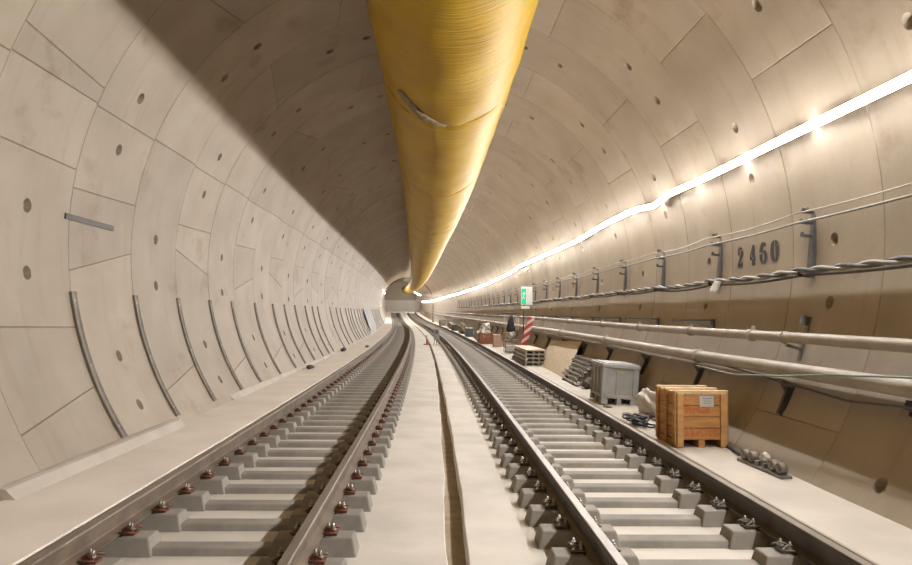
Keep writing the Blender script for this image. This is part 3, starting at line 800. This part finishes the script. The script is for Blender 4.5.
# wooden crate
cr = empty('wooden_crate', 8.10, 3.17, WALK, 'large brown wooden crate with paper label on the right walkway', 'crate', None, .03)
cw, cd, ch = .60, .66, .655
for x in (-.27, 0, .27): cpart(cr, 'skid', M['wood'], ((x, cd / 2, .045), (.075, cd - .02, .09)))
mb = MB()
ph = (ch - .12) / 4
for i in range(4): mb.box((0, .02, .095 + ph * (i + .5)), (cw - .02, .022, ph - .006))
mb.build('front_panel', M['woodred'], cr, None, .003)
for sg, nm in ((-1, 'side_panel'), (1, 'side_panel')):
    mb = MB()
    for i in range(4): mb.box((sg * (cw / 2 - .012), cd / 2, .095 + ph * (i + .5)), (.022, cd - .03, ph - .006))
    mb.build(nm, M['wood'], cr, None, .003)
cpart(cr, 'back_panel', M['wood'], ((0, cd - .02, .09 + ph * 2), (cw - .02, .022, ph * 4)))
for x in (-cw / 2 + .035, cw / 2 - .04): cpart(cr, 'corner_batten', M['woodpale'], ((x, -.002, ch / 2 - .005), (.075, .024, ch - .03)))
for y in (.03, .31, .60):
    cpart(cr, 'side_batten', M['woodpale'] if y < .1 else M['wood'], ((-cw / 2 - .012, y + .02, ch / 2 + .01), (.024, .075, ch - .02)))
    cpart(cr, 'side_batten', M['wood'], ((cw / 2 + .012, y + .02, ch / 2 + .01), (.024, .075, ch - .02)))
mb = MB()
for i in range(6): mb.box((-cw / 2 + cw * (i + .5) / 6, cd / 2, ch - .018), (cw / 6 - .005, cd - .01, .022))
mb.build('lid', M['lid'], cr, None, .003)
for y in (.05, .345, .635): cpart(cr, 'lid_batten', M['lid'], ((0, y, ch + .004), (cw + .05, .075, .024)))
cpart(cr, 'inner_bearer', M['wood'], ((0, .06, .10), (cw - .04, .06, .02)))
pl = cpart(cr, 'paper_label', M['paper'], ((.06, .007, .545), (.17, .002, .125)), bevel=0); pl['label'] = 'white paper label stuck on the front'
mb = MB(); mb.box((.065, .0055, .58), (.13, .001, .012)); mb.box((.06, .0055, .56), (.08, .001, .008)); mb.box((.07, .0055, .54), (.1, .001, .008)); mb.box((.065, .0055, .52), (.09, .001, .008))
mb.build('print', M['print'], pl)

# grey pallet box
gb = empty('plastic_pallet_box', 11.9, 3.225, WALK, 'grey plastic pallet box on feet behind the wooden crate', 'box', None, -.04)
gb.rotation_euler = (0, math.radians(4.0), TH(11.9) - .02)
gw, gd_, gh = .63, .92, .70
mb = MB()
for x in (-gw / 2 + .06, 0, gw / 2 - .06):
    for y in (.07, gd_ / 2, gd_ - .07):
        f = MB(); f.box((x, y, .055), (.12 if x else .08, .12, .11)); f.build('foot', M['greybox'], gb, None, .01)
mb.box((0, gd_ / 2, .40), (gw - .04, gd_ - .04, .58)); mb.build('body', M['greybox'], gb, None, .015)
mb = MB(); mb.box((0, gd_ / 2, .135), (gw, gd_, .06)); mb.build('base_rim', M['greybox'], gb, None, .01)
mb = MB(); mb.box((0, gd_ / 2, gh - .035), (gw + .03, gd_ + .03, .07)); mb.build('top_rim', M['greybox'], gb, None, .015)
mb = MB(); mb.box((0, gd_ / 2, gh + .006), (gw - .04, gd_ - .04, .016)); mb.build('lid', M['greybox'], gb, None, .005)
for x in (-gw / 2 + .045, gw / 2 - .045): cpart(gb, 'corner_post', M['greybox'], ((x, .015, .40), (.10, .03, .56)), bevel=.01)
cpart(gb, 'rib', M['greybox'], ((-.06, .014, .40), (.03, .02, .56)), bevel=.005)
for y in (.05, .33, .60, .87): cpart(gb, 'rib', M['greybox'], ((-gw / 2 + .012, y, .40), (.03, .05, .56)), bevel=.006)
s_ = cpart(gb, 'sticker', M['yellow'], ((.02, .018, .575), (.085, .003, .045)), bevel=0); s_['label'] = 'small yellow sticker'
cpart(gb, 'latch', M['black'], ((gw / 2 + .002, .05, .30), (.02, .05, .07)))

# black hose heap beside the rail
hp = MB(); rnd = random.Random(11)
for k in range(11):
    c = (rnd.uniform(-.07, .07), rnd.uniform(-.35, .35)); r0 = rnd.uniform(.08, .12); pts = []
    for i in range(19):
        t = 2 * PI * i / 16 + k
        pts.append((c[0] + r0 * .75 * math.cos(t), c[1] + r0 * 1.7 * math.sin(t), .02 + .009 * k + .010 * math.sin(2 * t + k)))
    hp.tube([Vector(p) for p in pts], .013, 6)
o = hp.build('hose_heap', M['black']); move(o, 9.75, 2.95, WALK); tag(o, 'tangled black hose lying by the rail in front of the grey box', 'hose')
# white sack between grey box and crate
lump('plastic_sack', 10.6, 3.34, WALK, (.26, .7, .42), M['white'], 'crumpled white plastic sack between the grey box and wooden crate', 'sack', 21, None, 4, .2)
for i, (s, u, d) in enumerate(((10.45, 3.2, .16), (10.7, 3.02, .12), (10.1, 3.32, .14), (11.6, 2.95, .11), (9.6, 3.3, .10))):
    lump('rubble_piece', s, u, WALK, (d * 1.2, d * 1.5, d * .4), M['rubble'], 'low chip of pale rubble on the walkway, %s counted from the wooden crate' % ['third', 'fourth', 'second', 'farthest', 'nearest'][i], 'rubble', 40 + i, 'rubble behind the wooden crate', 2)
# rollers by the right wall
tl = empty('roller_trolley', 6.58, 3.375, WALK, 'low steel trolley with four dark wheels at the right wall foot', 'trolley', None, .06)
cpart(tl, 'base_bar', M['galv'], ((0, .40, .02), (.11, .86, .03)))
for y in (.06, .20, .58, .74):
    w = MB(); 
    w.tube([(-.04, y, .09), (-.035, y, .09), (.035, y, .09), (.04, y, .09)], [.042, .055, .055, .042], 18); wo = w.build('wheel', M['wheel'], tl)
    w = MB(); w.tube([(-.055, y, .09), (.055, y, .09)], .018, 10); w.build('hub', M['galv'], wo)
for y in (.34, .46): cpart(tl, 'axle_block', M['galv'], ((0, y, .055), (.08, .07, .05)))
lump('rag', 6.98, 3.375, WALK + .08, (.10, .13, .09), M['white'], 'crumpled white rag lying on the low wheeled trolley', 'rag', 9, None, 3, .2)
b = MB(); b.tube([P(7.62, 3.40, WALK + .022), P(8.0, 3.47, WALK + .022), P(8.7, 3.49, WALK + .022)], .022, 8)
tag(b.build('steel_bar', M['darksteel'], None, P(7.6, 3.4, WALK)), 'dark bar on the floor between wooden crate and right wall', 'bar')

# stack of aluminium profiles behind the grey box
def profile(s, u, z, ln, lab, yaw):
    m = MB(); prof = [(-.05, 0), (.05, 0), (.05, .05), (.035, .05), (.035, .014), (-.035, .014), (-.035, .05), (-.05, .05)]
    m.sweep([(lambda q, y=y: Vector((q[0], y, q[1]))) for y in (0, ln)], prof, 0)
    o = m.build('metal_profile', M['alu']); move(o, s, u, z, yaw); o.rotation_euler[1] = 0
    return tag(o, lab, 'profile', 'metal profiles behind the grey box')
rowsn = ['bottom', 'second', 'third', 'fourth', 'fifth', 'sixth', 'top']
for lv in range(7):
    for c in range(2):
        profile(14.9 + .07 * lv + .12 * c + .1 * ((lv * 3) % 4), 3.17 + .075 * lv + .105 * c, WALK + .03 + .078 * lv + .012 * c, 1.75 + .05 * ((lv * 2) % 3), 'pale metal profile in the stack behind the grey box, %s layer, %s' % (rowsn[lv], 'track side' if c == 0 else 'wall side'), -.02 + .015 * c * (lv % 2))
for y, lab in ((15.3, 'near'), (16.4, 'far')):
    o = MB()
    o.hexa([(-.10, -.05, 0), (.30, -.05, 0), (.30, .05, 0), (-.10, .05, 0), (-.10, -.05, .03), (.46, -.05, .48), (.46, .05, .48), (-.10, .05, .03)])
    q = o.build('timber_bearer', M['darkwood']); move(q, y, 3.22, WALK); tag(q, '%s dark timber bearer beneath the stacked metal profiles' % lab, 'timber', 'bearers under the metal profiles')
lump('dark_bundle', 14.55, 3.30, WALK, (.26, .4, .22), M['darkwood'], 'dark bundle at the near end of the metal profiles', 'bundle', 31, None, 3)
# plywood board leaning on the wall
bd = MB()
A_, B_ = (3.24, WALK), (3.84, .82)
bd.hexa([P(16.9, A_[0], A_[1]), P(21.4, A_[0] + .1, A_[1]), P(21.4, A_[0] + .12, A_[1]), P(16.9, A_[0] + .02, A_[1]), P(17.5, B_[0] - .02, B_[1]), P(21.4, B_[0] - .06, .70), P(21.4, B_[0] - .04, .70), P(17.5, B_[0], B_[1])])
tag(bd.build('plywood_board', M['ply'], None, P(17, 3.08, WALK), .003), 'large pale plywood board leaning on the right wall beyond the profiles', 'board')

# pallet stack
def pallet(s, u, z, lab, yaw=0, w=.62, d=3.2, h=.115):
    o = empty('pallet', s, u, z, lab, 'pallet', 'pallets in the stack', yaw)
    cpart(o, 'deck', M['greyply'], ((0, d / 2, h - .011), (w, d, .022)), bevel=0)
    cpart(o, 'bottom_board', M['greyply'], ((0, .06, .010), (w, .12, .02)), ((0, d - .06, .010), (w, .12, .02)), ((0, d / 2, .010), (w, .12, .02)), bevel=0)
    for x in (-w / 2 + .03, -.07, .10, w / 2 - .03): cpart(o, 'block', M['alu'], ((x, d / 2, h / 2 - .001), (.035, d - .04, h - .042)), bevel=0)
    return o
for i, w in enumerate(('bottom', 'second from bottom', 'second from top', 'topmost')):
    pallet(20.7, 3.155 + .012 * (i % 2), WALK + .118 * i, 'slatted grey pallet stacked on the right walkway, %s of its pile' % w, -.01 * i)
o = MB(); o.box((0, 1.6, .009), (.60, 3.1, .018)); q = o.build('plywood_board', M['ply']); move(q, 20.7, 3.17, WALK + .118 * 3 + .117); tag(q, 'pale plywood sheet lying on top of the pallet stack', 'board')
# red and white barrier board behind the pallets
br = empty('barrier_board', 24.4, 3.20, WALK, 'red and white striped barrier board standing behind the pallet stack', 'barrier', None, .1)
Rt = Matrix.Rotation(math.radians(16), 4, 'Y')
mb = MB(); mb.box((0, 0, .75), (.24, .04, 1.5), 0, Rt); mb.build('panel', M['red'], br, None, .01)
for k in range(3):
    st = MB(); z0 = .50 + .33 * k
    st.hexa([Rt @ Vector(v) for v in [(-.112, -.024, z0), (-.112, -.021, z0), (.112, -.021, z0 + .26), (.112, -.024, z0 + .26), (-.112, -.024, z0 + .14), (-.112, -.021, z0 + .14), (.112, -.021, z0 + .40), (.112, -.024, z0 + .40)]])
    st.build('stripe', M['redwhite'], br)
for sg in (-1, 1): cpart(br, 'foot', M['red'], ((sg * .12, 0, .015), (.08, .3, .03)))
# green sign on post
sg_ = empty('sign_post', 24.9, 3.40, WALK, 'green and white lit sign on a thin post by the barrier', 'sign')
mb = MB(); mb.tube([(0, 0, 0), (0, 0, 2.55)], .022, 8); mb.build('post', M['darksteel'], sg_)
cpart(sg_, 'base', M['darksteel'], ((0, 0, .015), (.3, .3, .03)))
cpart(sg_, 'housing', M['signwhite'], ((.10, -.02, 2.22), (.42, .05, .66)), bevel=.008)
cpart(sg_, 'green_panel', M['green'], ((-.005, -.047, 2.20), (.16, .008, .56)), bevel=0)
cpart(sg_, 'lower_plate', M['signwhite'], ((.06, -.03, 1.80), (.3, .02, .10)))
mb = MB()      # running figure of the exit sign, in white
def bar(a, b, w):
    d = Vector((b[0] - a[0], 0, b[1] - a[1])); n = Vector((-d.z, 0, d.x)).normalized() * w
    A, B = Vector((a[0], -.0525, a[1])), Vector((b[0], -.0525, b[1])); mb.add([A - n, B - n, B + n, A + n], [(0, 1, 2, 3)])
for a, b2, w in (((0, 2.36), (-.02, 2.22), .022), ((-.02, 2.22), (.03, 2.1), .014), ((-.02, 2.22), (-.06, 2.08), .014), ((0, 2.34), (.05, 2.26), .011), ((0, 2.34), (-.06, 2.3), .011)): bar(a, b2, w)
mb.build('pictogram', M['signwhite'], sg_)
# rack frame with dark bag and bucket
rk = empty('rack_frame', 27.5, 3.32, WALK, 'tall pale rack frame with dark top bar beyond the pallets', 'rack')
for x in (-.25, .25):
    mb = MB(); mb.tube([(x, 0, 0), (x, 0, 1.55)], .015, 6); mb.build('post', M['pink'], rk)
    mb = MB(); mb.tube([(x, .6, 0), (x, .6, 1.55)], .015, 6); mb.build('post', M['pink'], rk)
cpart(rk, 'top_bar', M['darksteel'], ((0, 0, 1.57), (.66, .05, .05)), ((0, .6, 1.57), (.66, .05, .05)))
cpart(rk, 'shelf', M['galv'], ((0, .3, .50), (.5, .62, .025)), ((0, .3, .06), (.5, .62, .025)))
lump('plastic_sack', 27.7, 3.3, WALK + .515, (.36, .4, .36), M['white'], 'white bag on the shelf of the tall rack', 'sack', 51, None, 3)
cn = MB(); cn.tube([(0, 0, 0), (0, 0, .12), (0, 0, .45), (.03, 0, .6), (.05, 0, .66)], [.17, .19, .11, .07, .02], 14)
o = cn.build('dark_bag', M['navy']); move(o, 27.72, 3.3, WALK + .84); tag(o, 'dark pointed bag hung in the tall rack above the white bag', 'bag')
hk = MB(); hk.tube([(.05, 0, .64), (.05, 0, .74)], .008, 5); hk.build('cord', M['black'], o)
cpart(rk, 'stow_box', M['signwhite'], ((0, .3, .18), (.42, .5, .22)))
# row of site clutter further along
def tub(s, u, w, d, h, m, lab, name='storage_box', lidm=None):
    o = empty(name, s, u, WALK, lab, 'box')
    t = .02
    mb = MB(); mb.box((0, 0, h / 2), (w, t, h)); mb.build('front_panel', m, o); mb = MB(); mb.box((0, d, h / 2), (w, t, h)); mb.build('back_panel', m, o)
    for sg in (-1, 1): mb = MB(); mb.box((sg * (w / 2 - t / 2), d / 2, h / 2), (t, d - t, h)); mb.build('side_panel', m, o)
    mb = MB(); mb.box((0, d / 2, .03), (w - t, d - t, .02)); mb.build('bottom', m, o)
    if lidm: mb = MB(); mb.box((0, d / 2, h + .015), (w + .02, d + .02, .03)); mb.build('lid', lidm, o)
    return o
tub(35.0, 3.02, .66, 1.0, .55, M['brown'], 'open brown box filled with white sacks, left of the rack')
for i, (s, u, z, d, l) in enumerate(((35.3, 2.9, WALK + .045, (.34, .5, .75), 'left'), (35.5, 3.16, WALK + .045, (.34, .5, .70), 'right'), (35.45, 3.03, WALK + .66, (.42, .4, .40), 'topmost'))):
    lump('white_sack', s, u, z, d, M['white'], '%s white sack in the open brown box' % l, 'sack', 60 + i, 'white sacks in the brown box', 3)
tub(32.0, 3.26, .34, .6, .55, M['pink'], 'pale pinkish box between the brown box and the rack', lidm=M['pink'])
lump('beige_sack', 38.2, 2.88, WALK, (.42, .7, .62), M['beige'], 'upright beige sack left of the brown box', 'sack', 71, None, 3)
tub(45.0, 2.98, .46, .9, .55, M['slate'], 'dark slate storage box left of the beige sack', lidm=M['white'])
lump('beige_tarpaulin', 52, 3.06, WALK, (.62, 3.0, .75), M['beige'], 'beige tarpaulin heap left of the dark slate box', 'tarpaulin', 73, None, 3)
tub(58.5, 2.98, .5, 1.6, .50, M['darkwood'], 'low dark timber box beyond the beige tarpaulin', lidm=M['greyply'])
lump('beige_tarpaulin', 66, 3.1, WALK, (.6, 4.0, .6), M['greyply'], 'long grey heap farther along than the dark timber box', 'tarpaulin', 75, None, 3)
tub(76, 3.05, .6, 2.5, .6, M['greyply'], 'farthest grey box on the right walkway', lidm=M['darkwood'])
# far pole
fp = empty('far_pole', 95, 3.1, WALK, 'thin dark pole standing far along the right walkway', 'pole')
mb = MB(); mb.tube([(0, 0, 0), (0, 0, 2.5)], .06, 8); mb.build('shaft', M['darksteel'], fp); cpart(fp, 'base', M['darksteel'], ((0, 0, .03), (.4, .4, .06)))
# marker and instrument on the central slab
mk = empty('marker_post', 39.3, .08, BED, 'small red marker post with cross foot beside the central gutter', 'marker')
mb = MB(); mb.tube([(0, 0, .0), (0, 0, .55)], [.05, .035], 8); mb.build('post', M['red'], mk)
cpart(mk, 'foot', M['red'], ((0, 0, .03), (.38, .07, .06)), ((0, 0, .03), (.07, .38, .06)))
cpart(mk, 'band', M['redwhite'], ((0, 0, .40), (.1, .1, .1)))
iv = empty('instrument_case', 39.0, .62, BED, 'grey upright instrument case on white sheet beside the red marker', 'case')
cpart(iv, 'case', M['greypanel'], ((0, 0, .62), (.30, .25, .62)), bevel=.02)
cpart(iv, 'window', M['slate'], ((0, -.13, .75), (.18, .02, .2)), bevel=0)
for x, y in ((-.1, -.08), (.1, -.08), (0, .1)):
    mb = MB(); mb.tube([(x * 1.6, y * 1.6, 0.02), (x, y, .33)], .02, 6); mb.build('leg', M['darksteel'], iv)
sh = MB(); rn = random.Random(3); G = 8
vv = [(-.35 + .7 * i / G, -.9 + 1.8 * j / G, .012 + .02 * rn.random()) for j in range(G + 1) for i in range(G + 1)]
sh.add(vv, [(j * (G + 1) + i, j * (G + 1) + i + 1, (j + 1) * (G + 1) + i + 1, (j + 1) * (G + 1) + i) for j in range(G) for i in range(G)], 0, True)
o = sh.build('white_sheet', M['white']); move(o, 39, .62, BED); tag(o, 'white plastic sheet spread under the grey instrument case', 'sheet'); o.modifiers.new('t', 'SOLIDIFY').thickness = .004
# a dark cable hooped round the crown far down the tunnel
ca = MB(); ca.tube([PC(112 + .3 * math.sin(a * .1), a, .05) for a in range(-56, 69, 4)], .06, 6)
tag(ca.build('cable_hoop', M['black'], None, PC(112, 62)), 'dark cable hooped round the tunnel crown far away behind the duct', 'cable')

# ------------------------------------------------------------------ camera
yaw, pit, rol = -0.0273, 0.04664, 0.01132
def rot(ax, t):
    c, s = math.cos(t), math.sin(t)
    return {'z': Matrix(((c, s, 0), (-s, c, 0), (0, 0, 1))), 'x': Matrix(((1, 0, 0), (0, c, s), (0, -s, c))), 'y': Matrix(((c, 0, s), (0, 1, 0), (-s, 0, c)))}[ax]
Mx = rot('y', rol) @ rot('x', pit) @ rot('z', yaw)
right, fwd, upv = Mx[0], Mx[1], Mx[2]
cam = bpy.data.cameras.new('camera'); co = bpy.data.objects.new('camera', cam); COL.objects.link(co)
cam.sensor_width = 36; cam.sensor_fit = 'HORIZONTAL'; cam.lens = 690 / 912 * 36; cam.clip_end = 600; cam.clip_start = .05
m4 = Matrix((right, upv, -fwd)).transposed().to_4x4(); m4.translation = Vector((0, 0, 1.48889)); co.matrix_world = m4
SC.camera = co
# ------------------------------------------------------------------ world, view
w = bpy.data.worlds.new('world'); SC.world = w; w.use_nodes = True
bg = w.node_tree.nodes['Background']; bg.inputs[0].default_value = (1, .86, .7, 1); bg.inputs[1].default_value = .03
SC.view_settings.view_transform = 'Standard'; SC.view_settings.look = 'None'; SC.view_settings.gamma = 1; SC.view_settings.use_curve_mapping = False
SC.view_settings.exposure = 1.4
SC.cycles.diffuse_bounces = 5; SC.cycles.max_bounces = 8
